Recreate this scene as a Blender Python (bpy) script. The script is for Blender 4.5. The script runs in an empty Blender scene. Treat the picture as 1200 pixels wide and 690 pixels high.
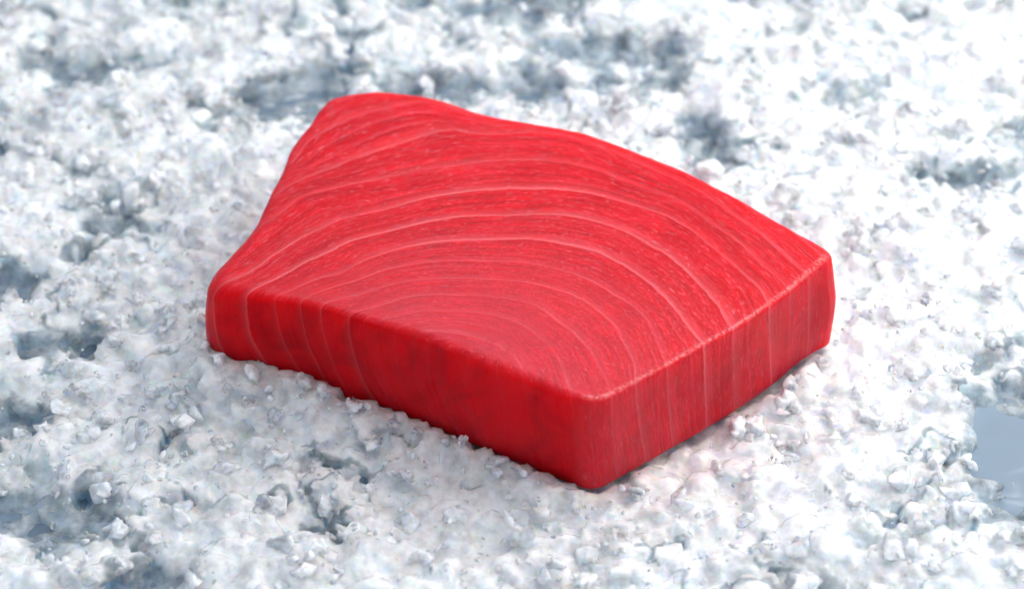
import bpy, bmesh, math, random
import numpy as np
from mathutils import Vector, noise as mn

random.seed(7); rng = np.random.default_rng(7)
sc = bpy.context.scene
col = sc.collection
R = math.radians

# ---------------------------------------------------------------- camera, world, lamps, exposure
D, PITCH = 0.75, R(38)
cam_d = bpy.data.cameras.new('camera'); cam = bpy.data.objects.new('camera', cam_d); col.objects.link(cam)
cam.location = (0, -D*math.cos(PITCH), D*math.sin(PITCH)); cam.rotation_euler = (R(90)-PITCH, 0, 0)
cam_d.sensor_width = 36; cam_d.lens = 90; cam_d.clip_start = 0.02; cam_d.clip_end = 20
cam_d.dof.use_dof = True; cam_d.dof.focus_distance = 0.70; cam_d.dof.aperture_fstop = 10.0
sc.camera = cam

world = bpy.data.worlds.new('World'); sc.world = world; world.use_nodes = True
bg = world.node_tree.nodes['Background']
bg.inputs['Color'].default_value = (0.72, 0.84, 1.0, 1); bg.inputs['Strength'].default_value = 0.46

def area_lamp(name, loc, target, size, energy, colour):
    l = bpy.data.lights.new(name, 'AREA'); l.shape = 'RECTANGLE'; l.size, l.size_y = size
    l.energy = energy; l.color = colour
    o = bpy.data.objects.new(name, l); col.objects.link(o); o.location = loc
    o.rotation_euler = (Vector(target)-Vector(loc)).to_track_quat('-Z', 'Y').to_euler()
    return o
area_lamp('softbox_lamp', (0.56, 0.24, 0.44), (0.08, 0.03, 0), (0.75, 0.60), 6.2, (1.0, 0.99, 0.975))
area_lamp('overhead_lamp', (0.10, 0.16, 1.0), (0, 0, 0), (1.0, 0.8), 4.2, (0.97, 0.985, 1.0))

sc.view_settings.view_transform = 'Standard'; sc.view_settings.look = 'None'
sc.view_settings.exposure = 0.18; sc.view_settings.gamma = 1.0; sc.view_settings.use_curve_mapping = False
sc.render.engine = 'CYCLES'
cy = sc.cycles
cy.use_denoising = True; cy.use_adaptive_sampling = True; cy.adaptive_threshold = 0.10; cy.adaptive_min_samples = 12
try: cy.denoiser = 'OPENIMAGEDENOISE'
except Exception: pass
cy.max_bounces = 7; cy.diffuse_bounces = 3; cy.glossy_bounces = 2; cy.transmission_bounces = 5
cy.transparent_max_bounces = 8; cy.caustics_reflective = False; cy.caustics_refractive = True; cy.sample_clamp_indirect = 6

# ---------------------------------------------------------------- node helpers
class NT:
    def __init__(s, name):
        s.m = bpy.data.materials.new(name); s.m.use_nodes = True; s.t = s.m.node_tree; s.t.nodes.clear()
    def n(s, kind, props=None, **ins):
        x = s.t.nodes.new(kind)
        for k, v in (props or {}).items(): setattr(x, k, v)
        for k, v in ins.items():
            key = int(k[1:]) if k[0] == 'i' and k[1:].isdigit() else k.replace('_', ' ')
            s.set(x.inputs[key], v)
        return x
    def set(s, sock, v):
        if isinstance(v, bpy.types.NodeSocket): s.t.links.new(v, sock)
        else: sock.default_value = v
    def math(s, op, a, b=0.0, c=0.0, clamp=False):
        x = s.n('ShaderNodeMath', dict(operation=op, use_clamp=clamp)); s.set(x.inputs[0], a)
        s.set(x.inputs[1], b); s.set(x.inputs[2], c); return x.outputs[0]
    def ramp(s, fac, stops, interp='LINEAR'):
        x = s.n('ShaderNodeValToRGB', Fac=fac); r = x.color_ramp; r.interpolation = interp
        while len(r.elements) < len(stops): r.elements.new(0.5)
        for e, (p, c) in zip(r.elements, stops):
            e.position = p; e.color = c if len(c) == 4 else (*c, 1)
        return x.outputs['Color']
    def mapr(s, v, a, b, c=0.0, d=1.0, smooth=False):
        x = s.n('ShaderNodeMapRange', dict(interpolation_type='SMOOTHSTEP' if smooth else 'LINEAR', clamp=True))
        for k, q in zip((0, 1, 2, 3, 4), (v, a, b, c, d)): s.set(x.inputs[k], q)
        return x.outputs[0]
    def mix(s, fac, a, b, mode='MIX'):
        x = s.n('ShaderNodeMix', dict(data_type='RGBA', blend_type=mode)); s.set(x.inputs[0], fac)
        s.set(x.inputs[6], a); s.set(x.inputs[7], b); return x.outputs[2]
    def noise(s, vec, scale, detail=3.0, rough=0.55, dist=0.0):
        return s.n('ShaderNodeTexNoise', None, Vector=vec, Scale=scale, Detail=detail, Roughness=rough, Distortion=dist).outputs[0]
    def attr(s, name): return s.n('ShaderNodeAttribute', dict(attribute_name=name)).outputs['Fac']
    def xyz(s, a, b, c): return s.n('ShaderNodeCombineXYZ', None, X=a, Y=b, Z=c).outputs[0]
    def out(s, surf): s.n('ShaderNodeOutputMaterial', None, Surface=surf); return s.m
G = lambda v: (v, v, v, 1)

# ---------------------------------------------------------------- materials
def ice_material(name, clear, wet=True, depth=0.0100, radius=(0.8, 1.0, 1.25)):
    t = NT(name)
    tc = t.n('ShaderNodeTexCoord').outputs['Object']
    info = t.n('ShaderNodeObjectInfo').outputs['Random']
    v = t.n('ShaderNodeVectorMath', dict(operation='ADD'), i0=tc, i1=t.xyz(info, t.math('MULTIPLY', info, 7.3), 0.0)).outputs[0]
    cloud = t.noise(v, 170.0, 4.0, 0.6)
    # broken faces: each crystal cell is a little plane with its own tilt
    def facets(scale, tilt):
        vor = t.n('ShaderNodeTexVoronoi', dict(feature='F1'), Vector=v, Scale=scale, Randomness=1.0)
        rnd = t.n('ShaderNodeVectorMath', dict(operation='SUBTRACT'), i0=vor.outputs['Color'], i1=(0.5, 0.5, 0.5)).outputs[0]
        off = t.n('ShaderNodeVectorMath', dict(operation='SUBTRACT'), i0=v, i1=vor.outputs['Position']).outputs[0]
        return t.math('MULTIPLY', t.n('ShaderNodeVectorMath', dict(operation='DOT_PRODUCT'), i0=rnd, i1=off).outputs['Value'], tilt)
    hf = t.math('ADD', facets(330.0, 1.0), facets(760.0, 0.8))
    bump = t.n('ShaderNodeBump', None, Strength=0.5, Distance=1.0, Height=hf).outputs[0]
    bump = t.n('ShaderNodeBump', None, Strength=0.10, Distance=0.0004, Height=t.noise(v, 1700.0, 3.0, 0.6), Normal=bump).outputs[0]
    colour = (0.922, 0.945, 0.985, 1)
    if wet: colour = t.mix(t.attr('wet'), colour, (0.74, 0.84, 0.94, 1))
    p = t.n('ShaderNodeBsdfPrincipled', None, Base_Color=colour, IOR=1.31, Normal=bump,
            Roughness=t.mapr(cloud, 0.3, 0.7, 0.04, 0.18))
    p.inputs['Subsurface Weight'].default_value = 1.0
    p.inputs['Subsurface Radius'].default_value = radius
    p.inputs['Subsurface Scale'].default_value = depth
    p.inputs['Coat Weight'].default_value = 0.3; p.inputs['Coat Roughness'].default_value = 0.05; p.inputs['Coat IOR'].default_value = 1.33
    tr = t.mapr(cloud, 0.40, 0.72, 0.0, 2*clear)
    if wet: tr = t.math('ADD', tr, t.math('MULTIPLY', t.attr('wet'), 0.45), clamp=True)
    t.set(p.inputs['Transmission Weight'], tr)
    return t.out(p.outputs[0])
M_HEAP = ice_material('crushed_ice', 0.20)
M_ICE = ice_material('ice_lump', 0.48, False, 0.0016, (0.9, 1.0, 1.05))

def tray_material():
    t = NT('wet_slate'); tc = t.n('ShaderNodeTexCoord').outputs['Object']
    c = t.ramp(t.noise(tc, 60.0, 5.0), [(0.3, (0.08, 0.115, 0.155)), (0.7, (0.20, 0.265, 0.34))])
    b = t.n('ShaderNodeBump', None, Strength=0.4, Distance=0.001, Height=t.noise(tc, 300.0, 5.0)).outputs[0]
    return t.out(t.n('ShaderNodeBsdfPrincipled', None, Base_Color=c, Roughness=0.2, Normal=b).outputs[0])
M_TRAY = tray_material()

def water_material():
    t = NT('meltwater'); tc = t.n('ShaderNodeTexCoord').outputs['Object']
    b = t.n('ShaderNodeBump', None, Strength=0.12, Distance=0.002, Height=t.noise(tc, 70.0, 2.0)).outputs[0]
    p = t.n('ShaderNodeBsdfPrincipled', None, Base_Color=(0.42, 0.52, 0.62, 1), Roughness=0.06, IOR=1.33, Normal=b)
    p.inputs['Transmission Weight'].default_value = 0.45
    return t.out(p.outputs[0])
M_WATER = water_material()

def flesh_material():
    t = NT('tuna_flesh'); tc = t.n('ShaderNodeTexCoord').outputs['Object']
    f, g, cut, arris = t.attr('layer'), t.attr('along'), t.attr('cut'), t.attr('arris')
    fw = t.math('ADD', f, t.math('MULTIPLY', t.math('SUBTRACT', t.noise(tc, 40.0, 2.0), 0.5), 0.14))
    fw = t.math('ADD', fw, t.math('MULTIPLY', t.math('SUBTRACT', t.noise(tc, 380.0, 3.0), 0.5), 0.085))
    fr = t.math('FRACT', t.math('ADD', fw, 20.0))
    main = t.ramp(fr, [(0.0, G(1)), (0.015, G(0.5)), (0.035, G(0)), (0.72, G(0)), (0.91, G(0.24)), (0.975, G(0.60)), (1.0, G(1))])
    lay = t.xyz(t.math('MULTIPLY', f, 0.9), t.math('MULTIPLY', g, 16.0), 0.0)
    fade = t.mapr(t.noise(lay, 1.0, 2.0), 0.33, 0.58, 0.25, 1.0)
    level = t.ramp(t.mapr(f, -2.0, 10.0), [(0.0, G(0.25)), (0.17, G(0.55)), (0.28, G(0.45)), (0.34, G(1.0)), (0.5, G(1.0)), (0.62, G(0.6)), (1.0, G(0.55))])
    main = t.math('MULTIPLY', t.math('MULTIPLY', main, fade), level)
    main = t.math('MULTIPLY', main, t.math('MAXIMUM', t.mapr(f, 7.2, 7.8, 1.0, 0.15), t.mapr(cut, 0.5, 1.0)))
    # thin secondary septa between the main ones
    fr2 = t.math('FRACT', t.math('ADD', t.math('MULTIPLY', fw, 3.37), 20.3))
    sec = t.ramp(fr2, [(0.0, G(1)), (0.10, G(0)), (0.82, G(0)), (1.0, G(1))])
    lay2 = t.xyz(t.math('MULTIPLY', f, 2.2), t.math('MULTIPLY', g, 26.0), 3.0)
    sec = t.math('MULTIPLY', sec, t.mapr(t.noise(lay2, 1.0, 2.0), 0.48, 0.66))
    fr3 = t.math('FRACT', t.math('ADD', t.math('MULTIPLY', fw, 5.9), 20.6))
    thin = t.ramp(fr3, [(0.0, G(1)), (0.14, G(0)), (0.80, G(0)), (1.0, G(1))])
    lay6 = t.xyz(t.math('MULTIPLY', f, 3.6), t.math('MULTIPLY', g, 34.0), 6.0)
    thin = t.math('MULTIPLY', thin, t.math('MULTIPLY', t.mapr(t.noise(lay6, 1.0, 2.0), 0.44, 0.64), t.mapr(f, 0.0, 6.0, 0.45, 1.0)))
    sec = t.math('MAXIMUM', sec, t.math('MULTIPLY', thin, 0.75))
    # fibre streaks that follow the layers
    lay3 = t.xyz(t.math('MULTIPLY', fw, 7.0), t.math('MULTIPLY', g, 75.0), 9.0)
    streak = t.noise(lay3, 1.0, 4.0, 0.62, 0.6)
    lay4 = t.xyz(t.math('MULTIPLY', fw, 24.0), t.math('MULTIPLY', g, 520.0), t.math('MULTIPLY', cut, 5.0))
    fine = t.noise(lay4, 1.0, 3.0, 0.65, 0.4)
    speck = t.mapr(t.noise(t.xyz(t.math('MULTIPLY', fw, 17.0), t.math('MULTIPLY', g, 420.0), 4.0), 1.0, 3.0, 0.6, 0.5), 0.58, 0.74)
    big = t.noise(tc, 26.0, 3.0)
    base = t.mix(t.mapr(t.math('ADD', t.math('MULTIPLY', t.math('SUBTRACT', streak, 0.5), t.mapr(cut, 0.0, 0.6, 0.25, 1.0)), 0.54), 0.35, 0.68), (0.50, 0.0012, 0.007, 1), (0.78, 0.006, 0.020, 1))
    base = t.mix(t.math('MULTIPLY', t.mapr(big, 0.45, 0.7), 0.35), base, (0.76, 0.012, 0.020, 1))
    base = t.mix(t.mapr(cut, 0.0, 0.5, 0.55, 0.0), base, (0.78, 0.003, 0.009, 1))      # smooth uncut sides: purer red
    patch = t.mapr(t.noise(tc, 75.0, 4.0, 0.6, 0.8), 0.42, 0.70)
    base = t.mix(t.math('MULTIPLY', patch, t.mapr(cut, 0.0, 1.0, 0.70, 0.28)), base, (0.36, 0.001, 0.008, 1))      # darker muscle
    pink = (0.80, 0.12, 0.17, 1)
    wf = t.math('MULTIPLY', t.mapr(fine, 0.52, 0.72), t.mapr(streak, 0.40, 0.62))
    wf = t.math('MULTIPLY', wf, t.mapr(cut, 0.0, 1.0, 0.10, 0.75))
    c = t.mix(wf, base, pink)
    c = t.mix(t.math('MULTIPLY', speck, t.mapr(cut, 0.0, 1.0, 0.05, 0.42)), c, (0.9, 0.38, 0.40, 1))
    c = t.mix(t.math('MULTIPLY', sec, t.mapr(cut, 0.0, 1.0, 0.08, 0.42)), c, pink)
    c = t.mix(t.math('MULTIPLY', main, t.mapr(cut, 0.0, 1.0, 0.46, 0.88)), c, (0.90, 0.22, 0.24, 1))
    c = t.mix(t.math('MULTIPLY', t.mapr(f, 2.5, 8.5, 0.0, 0.40), t.math('MULTIPLY', cut, t.mapr(fine, 0.3, 0.7, 0.4, 1.0))), c, pink)
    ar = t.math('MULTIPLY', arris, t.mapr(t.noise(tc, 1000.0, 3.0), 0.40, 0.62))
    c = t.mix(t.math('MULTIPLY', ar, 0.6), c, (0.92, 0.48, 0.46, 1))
    h = t.math('ADD', t.math('MULTIPLY', streak, 1.0), t.math('MULTIPLY', fine, 0.8))
    h = t.math('ADD', h, t.math('MULTIPLY', main, 0.35))
    bump = t.n('ShaderNodeBump', None, Strength=t.mapr(cut, 0.0, 1.0, 0.25, 0.8), Distance=0.00055, Height=h).outputs[0]
    bump = t.n('ShaderNodeBump', None, Strength=0.25, Distance=0.0004, Height=t.noise(tc, 1100.0, 2.0), Normal=bump).outputs[0]
    p = t.n('ShaderNodeBsdfPrincipled', None, Base_Color=c, Roughness=t.math('ADD', t.mapr(streak, 0.3, 0.7, 0.0, 0.14), t.mapr(cut, 0.0, 1.0, 0.24, 0.36)), IOR=1.38, Normal=bump)
    p.inputs['Subsurface Weight'].default_value = 1.0
    p.inputs['Subsurface Radius'].default_value = (1.0, 0.14, 0.10)
    p.inputs['Subsurface Scale'].default_value = 0.0180; t.set(p.inputs['Specular IOR Level'], t.mapr(cut, 0.0, 1.0, 0.10, 0.28))
    p.inputs['Subsurface Anisotropy'].default_value = 0.3
    return t.out(p.outputs[0])
M_FLESH = flesh_material()

def fat_material():
    t = NT('tuna_fat'); tc = t.n('ShaderNodeTexCoord').outputs['Object']
    c = t.ramp(t.noise(tc, 500.0, 3.0), [(0.3, (0.80, 0.36, 0.16)), (0.7, (0.86, 0.55, 0.32))])
    p = t.n('ShaderNodeBsdfPrincipled', None, Base_Color=c, Roughness=0.35)
    p.inputs['Subsurface Weight'].default_value = 1.0
    p.inputs['Subsurface Radius'].default_value = (1.0, 0.5, 0.3); p.inputs['Subsurface Scale'].default_value = 0.003
    return t.out(p.outputs[0])
M_FAT = fat_material()

# ---------------------------------------------------------------- mesh helpers
def mesh_from(name, v, f, mat, smooth=True):
    me = bpy.data.meshes.new(name); me.from_pydata([tuple(p) for p in v], [], [tuple(q) for q in f]); me.update()
    me.materials.append(mat)
    me.polygons.foreach_set('use_smooth', [smooth]*len(me.polygons)); return me
def link(name, me, parent=None, coll=col):
    o = bpy.data.objects.new(name, me); coll.objects.link(o); o.parent = parent; return o
def tag(o, label=None, cat=None, group=None, kind=None):
    for k, v in (('label', label), ('category', cat), ('group', group), ('kind', kind)):
        if v: o[k] = v
    return o
def fbm(x, y, z=0.0, oct=3):
    return sum(mn.noise((x*2**i, y*2**i, z+7*i))*0.5**i for i in range(oct))

# ---------------------------------------------------------------- the steak's outline in plan (mm) with the rounding of its upper edge
T = 33.0
OUT = [(23.0,-86.4,1.2),(35.7,-76.9,0.9),(52.1,-63.4,0.8),(64.2,-52.9,0.9),(75.6,-40.9,1.0),(85.0,-29.6,1.6),(88.9,-24.4,2.2),(85.4,-18.0,2.2),
 (72.6,-5.2,2.4),(61.3,6.4,2.4),(49.6,17.0,2.4),(36.4,27.0,2.4),(20.3,36.3,2.4),(0.0,43.5,2.4),(-10.2,47.6,2.4),(-18.0,53.1,2.6),
 (-25.8,56.8,2.8),(-38.0,59.4,2.8),(-46.5,58.4,2.4),(-54.0,55.2,2.0),(-57.4,50.4,2.0),(-60.9,39.8,2.2),(-64.4,31.2,2.2),(-67.2,16.8,2.6),(-71.0,1.6,3.0),
 (-73.6,-9.0,4.0),(-79.4,-19.8,5.5),(-83.6,-28.1,6.5),(-84.4,-34.5,6.5),(-80.5,-38.8,5.5),(-72.2,-41.0,3.0),(-62.7,-43.6,2.0),(-54.9,-46.0,1.8),
 (-38.3,-53.2,2.0),(-22.8,-61.0,3.0),(-9.0,-70.0,3.4),(4.5,-78.0,3.2),(14.4,-84.0,2.2)]
def resample(P, n):
    P = np.array(P, float); m = len(P); pts = []
    for i in range(m):
        p0, p1, p2, p3 = P[i-1], P[i], P[(i+1) % m], P[(i+2) % m]
        for k in range(40):
            u = k/40
            pts.append(0.5*(2*p1+(p2-p0)*u+(2*p0-5*p1+4*p2-p3)*u*u+(3*p1-p0-3*p2+p3)*u**3))
    Q = np.array(pts); Q = np.vstack([Q, Q[:1]])
    s = np.r_[0, np.cumsum(np.hypot(*np.diff(Q[:, :2], axis=0).T))]
    t = np.linspace(0, s[-1], n, endpoint=False)
    return np.stack([np.interp(t, s, Q[:, k]) for k in range(Q.shape[1])], 1)
N = 1000
ring = resample(OUT, N)
def csmooth(a, k):
    for _ in range(k): a = (np.roll(a, 1, 0)+2*a+np.roll(a, -1, 0))/4
    return a
ring = csmooth(ring, 10)
tan = csmooth(np.roll(ring[:, :2], -3, 0)-np.roll(ring[:, :2], 3, 0), 12); tan /= np.hypot(*tan.T)[:, None]
inw = np.stack([-tan[:, 1], tan[:, 0]], 1)            # outline runs anticlockwise: left is inward
CEN = np.array([-3.0, -16.0])
pxy, prad = ring[:, :2], ring[:, 2]

# layers of the muscle, read along the top face (tenths of a mm); the number is the layer
VEINS = {-1: [(-646,203),(-596,322),(-508,411),(-409,479),(-257,525),(-102,443)],
 0: [(-677,42),(-520,173),(-400,256),(-284,322),(-177,371),(51,357),(251,282),(444,139),(606,-29),(737,-210),(809,-335)],
 1: [(-721,-110),(-610,25),(-474,88),(-314,148),(-166,190),(25,212),(223,173),(392,67),(554,-90),(684,-281),(756,-403)],
 2: [(-728,-316),(-635,-210),(-544,-130),(-394,-49),(-268,13),(-147,54),(37,71),(159,63),(249,38),(340,-4),(435,-57),(508,-138),(565,-218),(617,-296),(669,-385),(693,-460)],
 3: [(-666,-358),(-573,-277),(-460,-190),(-305,-118),(-145,-65),(5,-53),(157,-57),(246,-90),(312,-126),(381,-198),(449,-273),(503,-362),(549,-449),(587,-567)],
 4: [(-594,-396),(-469,-327),(-379,-253),(-262,-198),(-96,-170),(64,-170),(155,-194),(242,-226),(306,-288),(363,-354),(411,-430),(459,-530),(509,-643)],
 5: [(-552,-430),(-466,-381),(-375,-331),(-259,-288),(-94,-273),(5,-277),(122,-308),(211,-354),(274,-419),(345,-505),(385,-632),(406,-721)],
 6: [(-490,-452),(-372,-403),(-257,-362),(-171,-354),(5,-362),(121,-400),(197,-445),(264,-534),(305,-650),(325,-739),(324,-801)],
 7: [(-403,-493),(-369,-479),(-285,-437),(-139,-426),(-23,-441),(51,-464),(126,-541),(182,-614),(224,-714),(249,-801),(256,-843)],
 8: [(-355,-538),(-242,-497),(-69,-505),(34,-560),(102,-650),(144,-801)], 9: [(-212,-582),(-91,-607),(0,-679)]}
def tps_fit(X, y, lam):
    n = len(X); d = np.hypot(X[:, None, 0]-X[None, :, 0], X[:, None, 1]-X[None, :, 1])
    K = np.where(d > 0, d*d*np.log(d+1e-9), 0)+lam*np.eye(n); P = np.c_[np.ones(n), X]
    A = np.block([[K, P], [P.T, np.zeros((3, 3))]]); w = np.linalg.solve(A, np.r_[y, 0, 0, 0])
    def ev(Q):
        out = np.empty(len(Q))
        for i in range(0, len(Q), 20000):
            q = Q[i:i+20000]; d = np.hypot(q[:, None, 0]-X[None, :, 0], q[:, None, 1]-X[None, :, 1])
            out[i:i+20000] = (d*d*np.log(d+1e-9))@w[:n]+np.c_[np.ones(len(q)), q]@w[n:]
        return out
    return ev
VX = np.array([p for k in VEINS for p in VEINS[k]], float)/100.0     # cm
VY = np.array([k for k in VEINS for p in VEINS[k]], float)
layer_at = tps_fit(VX, VY, 0.02)

# ---------------------------------------------------------------- ice relief (mm)
yy, xx = np.mgrid[-175:226:1.0, -225:226:1.0]
def smooth01(a): a = np.clip(a, 0, 1); return a*a*(3-2*a)
# signed distance to the steak's outline (negative inside)
def inside(P, poly):
    x, y = P[:, 0], P[:, 1]; r = np.zeros(len(P), bool); x0, y0 = poly[:, 0], poly[:, 1]; x1, y1 = np.roll(x0, -1), np.roll(y0, -1)
    for a, b, c, d in zip(x0, y0, x1, y1):
        r ^= ((b > y) != (d > y)) & (x < (c-a)*(y-b)/((d-b) if d != b else 1e-9)+a)
    return r
def sdist(P):
    P = np.asarray(P, float); q = pxy[::5]; out = np.empty(len(P))
    for i in range(0, len(P), 20000):
        p = P[i:i+20000]; out[i:i+20000] = np.sqrt(((p[:, None]-q[None])**2).sum(2).min(1))
    return np.where(inside(P, q), -out, out)
grid_pts = np.c_[xx.ravel(), yy.ravel()]
SD = sdist(grid_pts).reshape(xx.shape)
n1 = np.array([fbm(x/38, y/30, 1.3, 4) for x, y in grid_pts]).reshape(xx.shape)
n2 = np.array([fbm(x/13, y/11, 5.1, 3) for x, y in grid_pts]).reshape(xx.shape)
cover = 0.74+0.50*n1+0.26*n2
#        x,   y,  rx, ry, depth      hollows where the dark tray shows through
for bx, by, rx, ry, dp in [(-11,116,26,12,.75),(-28,112,12,7,.4),(33,139,20,12,.6),(54,128,16,18,.75),(61,92,9,20,.6),(139,63,17,10,.95),(118,118,18,10,.35),
   (-130,126,22,13,.55),(-75,112,16,14,.6),(-149,12,16,8,.8),(-135,-20,16,8,.75),(-134,-88,12,8,.95),(-96,-117,12,7,.75),(146,-60,19,15,1.5),
   (96,-100,15,7,.55),(26,-118,12,6,.45),(113,18,8,6,.35),(-140,-50,18,8,.3),(10,170,26,9,.5),(128,-40,10,8,.35)]:
    cover -= 1.05*dp*np.exp(-(((xx-bx)/rx)**2+((yy-by)/ry)**2))
n3 = np.array([fbm(x/26, y/20, 3.7, 3) for x, y in grid_pts]).reshape(xx.shape)      # thin winding crevices
cover -= 0.75*np.exp(-(n3/0.045)**2)*smooth01((0.25-n1)/0.4)
cover += 0.5*np.exp(-(np.maximum(SD, 0)/14.0)**2)
cover += 0.30*np.exp(-(((xx-95)/50)**2+((yy-40)/60)**2))+0.26*np.exp(-(((xx+10)/65)**2+((yy+100)/18)**2))
mound = smooth01((cover-0.05)/0.75)
H = -7.0+5.6*mound+1.5*n2*mound+1.5*np.maximum(n1, 0)*mound
# crushed ice heaped against the long near side, settling a little under the weight of the steak
side_left = smooth01((-(xx*0.5+yy*0.85)-5)/25)*smooth01((30-xx)/25)
H += 4.2*side_left*np.exp(-(np.maximum(SD, 0)/11.0)**2)*(SD > -3)+2.0*np.exp(-(np.maximum(SD, 0)/8.0)**2)*(SD > -3)
H += 5.5*smooth01((-xx-25)/45)*smooth01((10-yy)/30)*np.exp(-(np.maximum(SD, 0)/15.0)**2)*(SD > -3)
H = np.where(SD < -1.0, np.minimum(H, -2.0), H)
def at(field, x, y):
    i = np.clip(np.asarray(y)+175, 0, field.shape[0]-1.001); j = np.clip(np.asarray(x)+225, 0, field.shape[1]-1.001)
    a, b = i.astype(int), j.astype(int); u, v = i-a, j-b
    return field[a, b]*(1-u)*(1-v)+field[a+1, b]*u*(1-v)+field[a, b+1]*(1-u)*v+field[a+1, b+1]*u*v

# ---------------------------------------------------------------- setting: tray, slush, meltwater
v = [(-.6, -.5, -.009), (.6, -.5, -.009), (.6, .6, -.009), (-.6, .6, -.009), (-.6, -.5, -.03), (.6, -.5, -.03), (.6, .6, -.03), (-.6, .6, -.03)]
tray = link('dark_slate', mesh_from('dark_slate', v, [(0,1,2,3),(7,6,5,4),(0,4,5,1),(1,5,6,2),(2,6,7,3),(3,7,4,0)], M_TRAY, False)); tag(tray, kind='structure')
h, w = xx.shape
lump = np.array([fbm(x/4.0, y/4.0, 9.0, 2) for x, y in grid_pts]).reshape(xx.shape)
bedz = H-1.5+0.9*lump; bedz = np.where(mound < 0.2, bedz-0.5*(0.2-mound)/0.2, bedz)
bedz = np.where(SD < -1, np.minimum(bedz, -0.6), bedz)

wv = []; WC = (146.0, -60.0)
for k in range(72):
    a = 2*math.pi*k/72; r = 1+0.16*mn.noise((math.cos(a)*1.6, math.sin(a)*1.6, 2))
    wv.append((WC[0]+34*r*math.cos(a), WC[1]+29*r*math.sin(a)))
wr = [(WC[0], WC[1], -7.4)]; wf = []
for j in range(1, 9):
    for x, y in wv: wr.append((WC[0]+(x-WC[0])*j/8, WC[1]+(y-WC[1])*j/8, -7.4-(1.5 if j == 8 else 0)))
for k in range(72):
    wf.append((0, 1+k, 1+(k+1) % 72))
    for j in range(7): a, b = 1+72*j, 73+72*j; wf.append((a+k, b+k, b+(k+1) % 72, a+(k+1) % 72))
water = link('meltwater', mesh_from('meltwater', np.array(wr)/1000, wf, M_WATER)); tag(water, kind='structure')

# ---------------------------------------------------------------- tuna steak
rings = []                                            # list of (xy array, z array, cut, arris)
K, KA, KS = 170, 12, 56
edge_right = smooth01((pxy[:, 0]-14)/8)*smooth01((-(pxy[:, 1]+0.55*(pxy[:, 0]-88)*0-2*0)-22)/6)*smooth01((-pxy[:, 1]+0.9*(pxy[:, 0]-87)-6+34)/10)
din = csmooth(pxy+inw*prad[:, None], 30)
for k in range(K+1):
    s = (k/K)**0.85
    if k == 0: continue
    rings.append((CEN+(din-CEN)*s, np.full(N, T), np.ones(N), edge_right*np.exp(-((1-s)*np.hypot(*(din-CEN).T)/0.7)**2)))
for k in range(1, KA+1):
    a = math.pi/2*k/KA
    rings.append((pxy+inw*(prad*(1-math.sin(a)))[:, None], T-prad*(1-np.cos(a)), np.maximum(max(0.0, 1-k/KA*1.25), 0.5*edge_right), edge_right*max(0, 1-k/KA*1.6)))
RB = 3.0
for k in range(1, KS+1):
    u = k/KS; z = (T-prad)*(1-u)+RB*u
    bulge = 1.4*np.sin(math.pi*u)*csmooth(smooth01((prad-0.8)/1.6), 60)-0.5*u+2.2*u*np.exp(-((pxy[:, 0]-89)**2+(pxy[:, 1]+24)**2)/90.0)
    rings.append((pxy-inw*bulge[:, None] if np.ndim(bulge) else pxy, z, 0.5*edge_right, np.zeros(N)))
for k in range(1, 7):
    a = math.pi/2*k/6
    rings.append((pxy+inw*(0.6+RB*(1-math.cos(a))), np.full(N, RB*(1-math.sin(a))), np.zeros(N), np.zeros(N)))
bot = rings[-1][0]
for k in range(1, 8): rings.append((CEN+(bot-CEN)*(1-k/8), np.full(N, 0.0), np.zeros(N), np.zeros(N)))
XY = np.concatenate([r[0] for r in rings]); Z = np.concatenate([r[1] for r in rings])
CUT = np.concatenate([r[2] for r in rings]); ARR = np.concatenate([r[3] for r in rings])
# uneven hand-cut surfaces
low = np.array([fbm(x/40, y/40, z/40+3, 2) for (x, y), z in zip(XY, Z)])
mid = np.array([fbm(x/9, y/9, z/9+8, 2) for (x, y), z in zip(XY, Z)])
zf = Z/T
Z = Z+zf*(0.45*low+0.13*mid)-zf*1.2*smooth01((-XY[:, 0]-52)/32)*smooth01((20-XY[:, 1])/40)
out_dir = XY-CEN; out_dir /= np.maximum(np.hypot(*out_dir.T), 1e-6)[:, None]
sidew = np.concatenate([np.full(N, 1.0 if K < i+1 else max(0, (i+1)/K*4-3)) for i in range(len(rings))])
XY = XY+out_dir*((0.35*low+0.25*mid)*sidew)[:, None]
# layers lean as they go down through the block
sdep = np.clip(1-Z/T, 0, 1)
lean = 9.0*sdep**1.4*(0.4+0.6*smooth01((20-XY[:, 0])/30))
LX = (XY-np.stack([lean, -0.35*lean], 1))/10.0
LAY = layer_at(LX)+0.25*low*sdep
ALO = np.arctan2(XY[:, 0]+2, XY[:, 1]+60)*0.05+ (T-Z)*0.001*0.8
nr = len(rings); verts = np.c_[XY, Z]
c0, c1 = len(verts), len(verts)+1
ztop = verts[:N, 2].mean()
verts = np.vstack([verts, [CEN[0], CEN[1], ztop], [CEN[0], CEN[1], 0]])
idx = np.arange(N); nx = (idx+1) % N; faces = []
for j in range(nr-1):
    a, b = j*N, (j+1)*N
    faces += np.stack([a+idx, b+idx, b+nx, a+nx], 1).tolist()
faces += [(c0, i, (i+1) % N) for i in range(N)]
faces += [(c1, (nr-1)*N+(i+1) % N, (nr-1)*N+i) for i in range(N)]
me = mesh_from('tuna_steak', verts/1000, faces, M_FLESH)
cen_lay = float(layer_at(CEN[None]/10)[0])
for nm, arr, tail in (('layer', LAY, [cen_lay, cen_lay]), ('along', ALO, [0.05, 0.05]), ('cut', CUT, [1, 0]), ('arris', ARR, [0, 0])):
    at_ = me.attributes.new(nm, 'FLOAT', 'POINT'); at_.data.foreach_set('value', np.r_[arr, tail].astype(np.float32))
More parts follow.
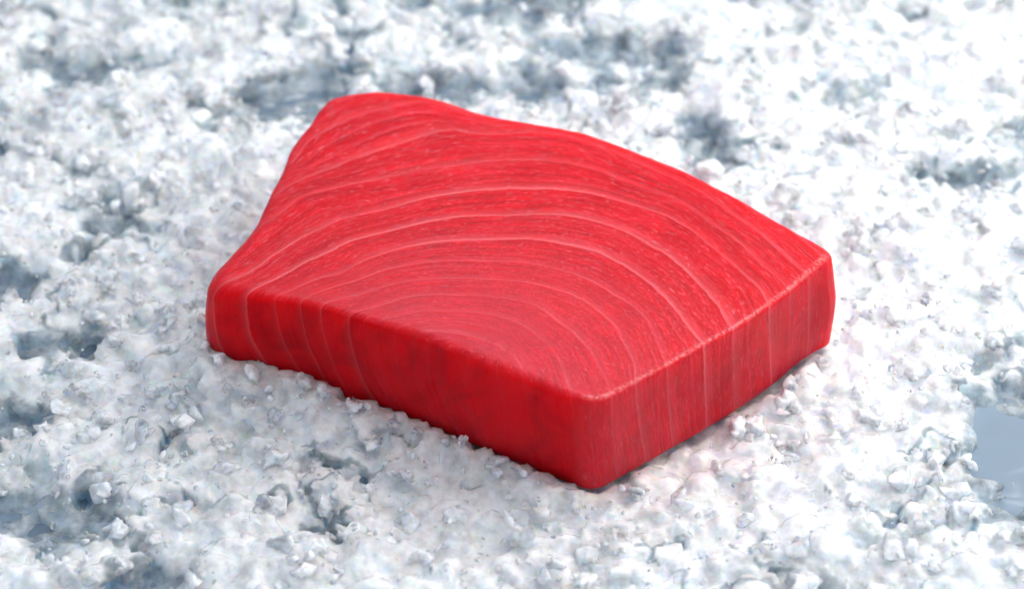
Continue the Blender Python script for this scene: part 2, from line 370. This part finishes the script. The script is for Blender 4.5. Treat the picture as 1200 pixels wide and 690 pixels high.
steak = bpy.data.objects.new('tuna_steak', None); col.objects.link(steak); steak.empty_display_size = 0.02
me.name = 'flesh'; link('flesh', me, steak)
tag(steak, 'thick raw red tuna steak with pale curved sinew lines lying on crushed ice', 'tuna steak')
def sliver(p, size, rz):
    bm = bmesh.new(); bmesh.ops.create_icosphere(bm, subdivisions=3, radius=1)
    for q in bm.verts:
        k = 1+0.3*mn.noise(q.co*1.7+Vector(p)); q.co = Vector((q.co.x*size[0]*k, q.co.y*size[1]*k, q.co.z*size[2]*k))
    m = bpy.data.meshes.new('fat_sliver'); bm.to_mesh(m); bm.free(); m.materials.append(M_FAT)
    m.polygons.foreach_set('use_smooth', [True]*len(m.polygons))
    o = link('fat_sliver', m, steak); o.location = Vector(p)/1000; o.rotation_euler = (0, 0, rz); return o
sliver((-57.3, 47.5, 29.0), (.0028, .0008, .0012), R(68)); sliver((40.0, 22.6, 30.5), (.0028, .0009, .0012), R(-35)); sliver((87.0, -25.5, 5.0), (.0006, .0018, .0020), R(10))

# ---------------------------------------------------------------- ice shapes
from mathutils import Matrix, Euler
def hull(n, sx, sy, sz):
    p = rng.normal(size=(n, 3)); p /= np.linalg.norm(p, axis=1)[:, None]; p *= rng.uniform(0.82, 1.05, (n, 1))*np.array((sx, sy, sz))
    bm = bmesh.new(); vs = [bm.verts.new(q) for q in p]
    g = bmesh.ops.convex_hull(bm, input=vs)
    bmesh.ops.delete(bm, geom=list({e for e in g['geom_interior'] if isinstance(e, bmesh.types.BMVert)}), context='VERTS')
    bmesh.ops.triangulate(bm, faces=bm.faces[:]); bm.verts.index_update(); bm.normal_update()
    V = np.array([q.co[:] for q in bm.verts]); F = np.array([[q.index for q in f.verts] for f in bm.faces]); bm.free()
    return V, F
HULLS = [hull(int(rng.integers(10, 26)), rng.uniform(.85, 1.25), rng.uniform(.7, 1.0), rng.uniform(.38, .75)) for _ in range(60)]
def join(parts):                                       # parts: (hull number, centre, scale, euler)
    VV, FF, o = [], [], 0
    for k, c, s, e in parts:
        V, F = HULLS[k]; M = np.array(Euler(e).to_matrix())
        VV.append((V*s)@M.T+np.asarray(c)); FF.append(F+o); o += len(V)
    return np.concatenate(VV), np.concatenate(FF)
def remesh(V, F, voxel, iters, name, mat):
    m = bpy.data.meshes.new('tmp'); m.vertices.add(len(V)); m.vertices.foreach_set('co', V.astype(np.float32).ravel())
    m.loops.add(F.size); m.loops.foreach_set('vertex_index', F.astype(np.int32).ravel())
    m.polygons.add(len(F)); m.polygons.foreach_set('loop_start', np.arange(0, F.size, 3, dtype=np.int32)); m.update(); m.validate()
    o = bpy.data.objects.new('tmp', m); col.objects.link(o)
    md = o.modifiers.new('r', 'REMESH'); md.mode = 'VOXEL'; md.voxel_size = voxel
    ms = o.modifiers.new('s', 'SMOOTH'); ms.factor = 0.5; ms.iterations = iters
    dg = bpy.context.evaluated_depsgraph_get(); dg.update()
    r = bpy.data.meshes.new_from_object(o.evaluated_get(dg)); bpy.data.objects.remove(o); bpy.data.meshes.remove(m)
    r.name = name; r.materials.clear(); r.materials.append(mat)
    r.polygons.foreach_set('use_smooth', np.ones(len(r.polygons), bool)); return r
def rnd_e(t): return (rng.uniform(-t, t), rng.uniform(-t, t), rng.uniform(0, 6.28))
def proto(n, lo, hi, spread, mat):
    parts = [(int(rng.integers(60)), rng.normal(size=3)*spread if k else (0, 0, 0), rng.uniform(lo, hi) if k else hi, rnd_e(0.8)) for k in range(n)]
    V, F = join(parts); r = remesh(V, F, 0.28, 1, 'ice_chunk', mat)
    r.transform(Matrix.Scale(0.001, 4)); return r
NC, NG = 16, 8
protos = [proto(int(rng.integers(3, 9)), 1.3, 3.6, (2.2, 1.8, 0.8), M_ICE) for k in range(NC)]
protos += [proto(1 if k < 5 else 2, 1.0, 1.6, (0.8, 0.8, 0.4), M_ICE) for k in range(NG)]

# ---------------------------------------------------------------- scatter
def scatter(n, rmin, rmax, power, thresh):
    P = []
    while len(P) < n:
        m = n*2; x = rng.uniform(-222, 222, m); y = rng.uniform(-170, 215, m)
        keep = (np.abs(x) < 152+0.17*y+44) & (rng.uniform(size=m) < smooth01((at(mound, x, y)-thresh)/0.4)*0.80+0.20)
        s = rmin+(rmax-rmin)*rng.uniform(size=m)**power
        P += list(zip(x[keep], y[keep], s[keep]))
    return np.array(P[:n])
top = np.maximum(bedz, -9.0)
def splat(x, y, z, r, hz):
    R_ = int(math.ceil(r)); i, j = int(round(y))+175, int(round(x))+225
    a, b, c, d = max(i-R_, 0), min(i+R_+1, h), max(j-R_, 0), min(j+R_+1, w)
    if a >= b or c >= d: return
    q = 1-((xx[a:b, c:d]-x)**2+(yy[a:b, c:d]-y)**2)/(r*r)
    top[a:b, c:d] = np.where(q > 0, np.maximum(top[a:b, c:d], z+hz*np.sqrt(np.maximum(q, 0))), top[a:b, c:d])
camp = Vector(cam.location)
def pix(x, y, z):
    q = Vector((x/1000, y/1000, z/1000))-camp; f = Vector((0, math.cos(PITCH), -math.sin(PITCH))); u = Vector((0, math.sin(PITCH), math.cos(PITCH)))
    dd = q.dot(f); return 600+q.x/dd*D/0.30*1200, 345-q.dot(u)/dd*D/0.30*1200
fused = []
for n, lo, hi, pw, sink in ((3900, 3.2, 11.0, 1.7, 0.35), (7400, 1.7, 4.0, 1.4, 0.15), (8700, 0.9, 1.9, 1.2, 0.0)):
    P = scatter(n, lo, hi, pw, 0.10); sd = sdist(P[:, :2])
    for (x, y, s), d in zip(P, sd):
        if d < -8: continue
        if n < 4000: z = float(at(H, x, y))-sink*s+rng.uniform(-1.0, 0.5)
        else: z = float(at(top, np.array([x]), np.array([y]))[0])-0.58*s+rng.uniform(-0.45, 0.3)*s
        hz = 0.60*s
        if d < s*0.55: z = min(z, (-0.4 if d < 0.2*s else 2.0)-hz)
        fused.append((int(rng.integers(60)), (x, y, z), s, rnd_e(0.55)))
        splat(x, y, z, s*0.9, hz*0.9)

# ---------------------------------------------------------------- crushed ice: one frozen-together heap
V, F = join(fused)
st = 2; gx, gy, gz = xx[::st, ::st], yy[::st, ::st], bedz[::st, ::st]
hh, ww = gx.shape; q = np.arange(hh*ww).reshape(hh, ww)
V0 = np.r_[np.c_[gx.ravel(), gy.ravel(), np.maximum(gz, -10.5).ravel()], np.c_[gx.ravel(), gy.ravel(), np.full(hh*ww, -11.5)]]
def tri(a, b, c, d): return np.concatenate([np.stack([a, b, c], -1).reshape(-1, 3), np.stack([a, c, d], -1).reshape(-1, 3)])
F0 = [tri(q[:-1, :-1], q[:-1, 1:], q[1:, 1:], q[1:, :-1]), tri(q[:-1, :-1], q[1:, :-1], q[1:, 1:], q[:-1, 1:])+hh*ww]
for e, flip in ((q[0, :], 1), (q[-1, :], 0), (q[:, 0], 0), (q[:, -1], 1)):
    a, b = e[:-1], e[1:]
    F0.append(tri(b, a, a+hh*ww, b+hh*ww) if flip else tri(a, b, b+hh*ww, a+hh*ww))
F0 = np.concatenate(F0)
VA, FA = np.r_[V0, V], np.r_[F0, F+len(V0)]
VOX = 0.58
hm = remesh(VA, FA, VOX, 1, 'crushed_ice', M_HEAP)
# the flat underside lies below the tray top: drop what nobody can see
bm = bmesh.new(); bm.from_mesh(hm)
bmesh.ops.delete(bm, geom=[v_ for v_ in bm.verts if v_.co.z < -10.3 or abs(v_.co.x) > min(152+0.17*v_.co.y+48, 222) or v_.co.y < -172 or v_.co.y > 218], context='VERTS')
bm.to_mesh(hm); bm.free()
co = np.empty(len(hm.vertices)*3, np.float32); hm.vertices.foreach_get('co', co); co = co.reshape(-1, 3)
wet = 1-at(mound, co[:, 0], co[:, 1]); wet = smooth01((wet-0.25)/0.55)
at_ = hm.attributes.new('wet', 'FLOAT', 'POINT'); at_.data.foreach_set('value', wet.astype(np.float32))
hm.transform(Matrix.Scale(0.001, 4))
heap = link('crushed_ice', hm)
tag(heap, 'white crushed ice frozen together in a heap round and under the tuna', 'crushed ice', kind='stuff')
print('HEAP TRIS', len(hm.polygons)*2)

# ---------------------------------------------------------------- lumps of ice lying loose on the heap, each a thing
LUMP = scatter(3300, 0.65, 1.5, 1.3, 0.15)
near = []                                              # lumps pushed up to the two near sides
for k in range(70):
    i = int(rng.integers(N))
    if inw[i, 1] < 0.25: continue
    sz = rng.uniform(0.5, 1.05); q = pxy[i]-inw[i]*sz*rng.uniform(4.2, 6.5); near.append((q[0], q[1], sz))
LUMP = np.r_[np.array(near), LUMP]; sd = sdist(LUMP[:, :2]); chosen = []
for (x, y, s), d in zip(LUMP, sd):
    r = 4.2*s
    if d < r*0.92 or len(chosen) >= 292: continue
    z = float(at(top, np.array([x]), np.array([y]))[0])
    px, py = pix(x, y, z)
    if not (-10 < px < 1210 and -10 < py < 700): continue
    if any((x-c[0])**2+(y-c[1])**2 < (r+4.2*c[3])**2*0.8 for c in chosen): continue
    chosen.append((x, y, z-(0.5 if d > 8 else 0.0)*s, s, d))
shapes = bpy.data.collections.new('ice_shapes'); col.children.link(shapes)
for n, (x, y, z, s, d) in enumerate(chosen):
    k = n % NC; o = bpy.data.objects.new('ice_chunk', protos[k]); col.objects.link(o)
    o.location = (x/1000, y/1000, z/1000); o.rotation_euler = rnd_e(0.35); o.scale = (s, s, s)
    pd = math.hypot(x-141, y+60); m = float(at(mound, np.array([x]), np.array([y]))[0])
    size = 'broad' if s > 1.15 else 'middling' if s > 0.9 else 'small'
    if d < 13 and x < 24 and y < -20: where, grp = 'pressed up to the long shaded side of the tuna', 'ice lumps along the long side of the tuna'
    elif d < 13 and x >= 24 and y < -15: where, grp = 'beside the short lit side of the tuna', 'ice lumps along the short side of the tuna'
    elif d < 14 and x < -50: where, grp = 'close beside the narrow rounded end of the tuna', 'ice lumps by the rounded end of the tuna'
    elif d < 16: where, grp = 'close behind the far edge of the tuna', 'ice lumps along the far edge of the tuna'
    elif pd < 46: where, grp = 'at the rim of the meltwater pool', 'ice lumps round the meltwater pool'
    else:
        side = 'behind the tuna' if y > 30 or (y > 0 and x > 0) else 'beyond the rounded end of the tuna' if x < -60 else 'in front of the tuna'
        if m < 0.6: where, grp = 'by a dark hollow '+side, 'ice lumps by the hollows '+side
        elif 'behind' in side and x > 88: where, grp = 'on the bright bank beyond the lit corner of the tuna', 'ice lumps beyond the lit corner of the tuna'
        else: where, grp = 'on the white bed '+side, 'ice lumps on the bed '+side
    tag(o, size+' frosty ice lump '+where, 'ice', size+' '+grp)
# one clear grain of each shape stands as a thing; the countless others are instances of it
P = scatter(3300, 0.40, 1.20, 1.8, 0.0); sd = sdist(P[:, :2]); tz = at(top, P[:, 0], P[:, 1]); rest = []; k = 0
for (x, y, s), d, t0 in zip(P, sd, tz):
    if d < 1.8*s: continue
    it = (x, y, float(t0)+rng.uniform(-0.3, 0.3)*s, s, int(rng.integers(0, NG)), tuple(rng.uniform(0, 6.28, 3)))
    px, py = pix(*it[:3])
    if k < NG and s > 0.75 and 100 < px < 1100 and 60 < py < 640 and d > 6:
        o = bpy.data.objects.new('ice_grain', protos[NC+k]); shapes.objects.link(o)
        o.location = (x/1000, y/1000, it[2]/1000); o.rotation_euler = it[5]; o.scale = (s, s, s); k += 1
        tag(o, 'small single grain of clear ice lying on the larger ice lumps', 'ice', 'single grains of clear ice')
    else: rest.append(it)
pm = bpy.data.meshes.new('ice_grit'); pm.vertices.add(len(rest))
pm.vertices.foreach_set('co', np.array([it[:3] for it in rest], np.float32).ravel()/1000)
a = pm.attributes.new('spin', 'FLOAT_VECTOR', 'POINT'); a.data.foreach_set('vector', np.array([it[5] for it in rest], np.float32).ravel())
a = pm.attributes.new('size', 'FLOAT', 'POINT'); a.data.foreach_set('value', np.array([it[3] for it in rest], np.float32))
a = pm.attributes.new('shape', 'INT', 'POINT'); a.data.foreach_set('value', np.array([it[4] for it in rest], np.int32))
grit = link('ice_grit', pm)
ng = bpy.data.node_groups.new('ice_grit', 'GeometryNodeTree')
ng.interface.new_socket('Geometry', in_out='INPUT', socket_type='NodeSocketGeometry'); ng.interface.new_socket('Geometry', in_out='OUTPUT', socket_type='NodeSocketGeometry')
nd, lk = ng.nodes, ng.links
gi, go = nd.new('NodeGroupInput'), nd.new('NodeGroupOutput')
ci = nd.new('GeometryNodeCollectionInfo'); ci.inputs['Collection'].default_value = shapes
ci.inputs['Separate Children'].default_value = True; ci.inputs['Reset Children'].default_value = True
ip = nd.new('GeometryNodeInstanceOnPoints'); ip.inputs['Pick Instance'].default_value = True
def named(n, t): q = nd.new('GeometryNodeInputNamedAttribute'); q.data_type = t; q.inputs['Name'].default_value = n; return next(o for o in q.outputs if o.enabled and o.name == 'Attribute')
m2p = nd.new('GeometryNodeMeshToPoints')
lk.new(gi.outputs[0], m2p.inputs['Mesh']); lk.new(m2p.outputs[0], ip.inputs['Points']); lk.new(ci.outputs[0], ip.inputs['Instance'])
lk.new(named('shape', 'INT'), ip.inputs['Instance Index']); lk.new(named('size', 'FLOAT'), ip.inputs['Scale'])
e2r = nd.new('FunctionNodeEulerToRotation'); lk.new(named('spin', 'FLOAT_VECTOR'), e2r.inputs[0]); lk.new(e2r.outputs[0], ip.inputs['Rotation'])
lk.new(ip.outputs[0], go.inputs[0])
grit.modifiers.new('scatter', 'NODES').node_group = ng
tag(grit, 'tiny clear grains of ice sprinkled over the white crushed ice', 'crushed ice', kind='stuff')
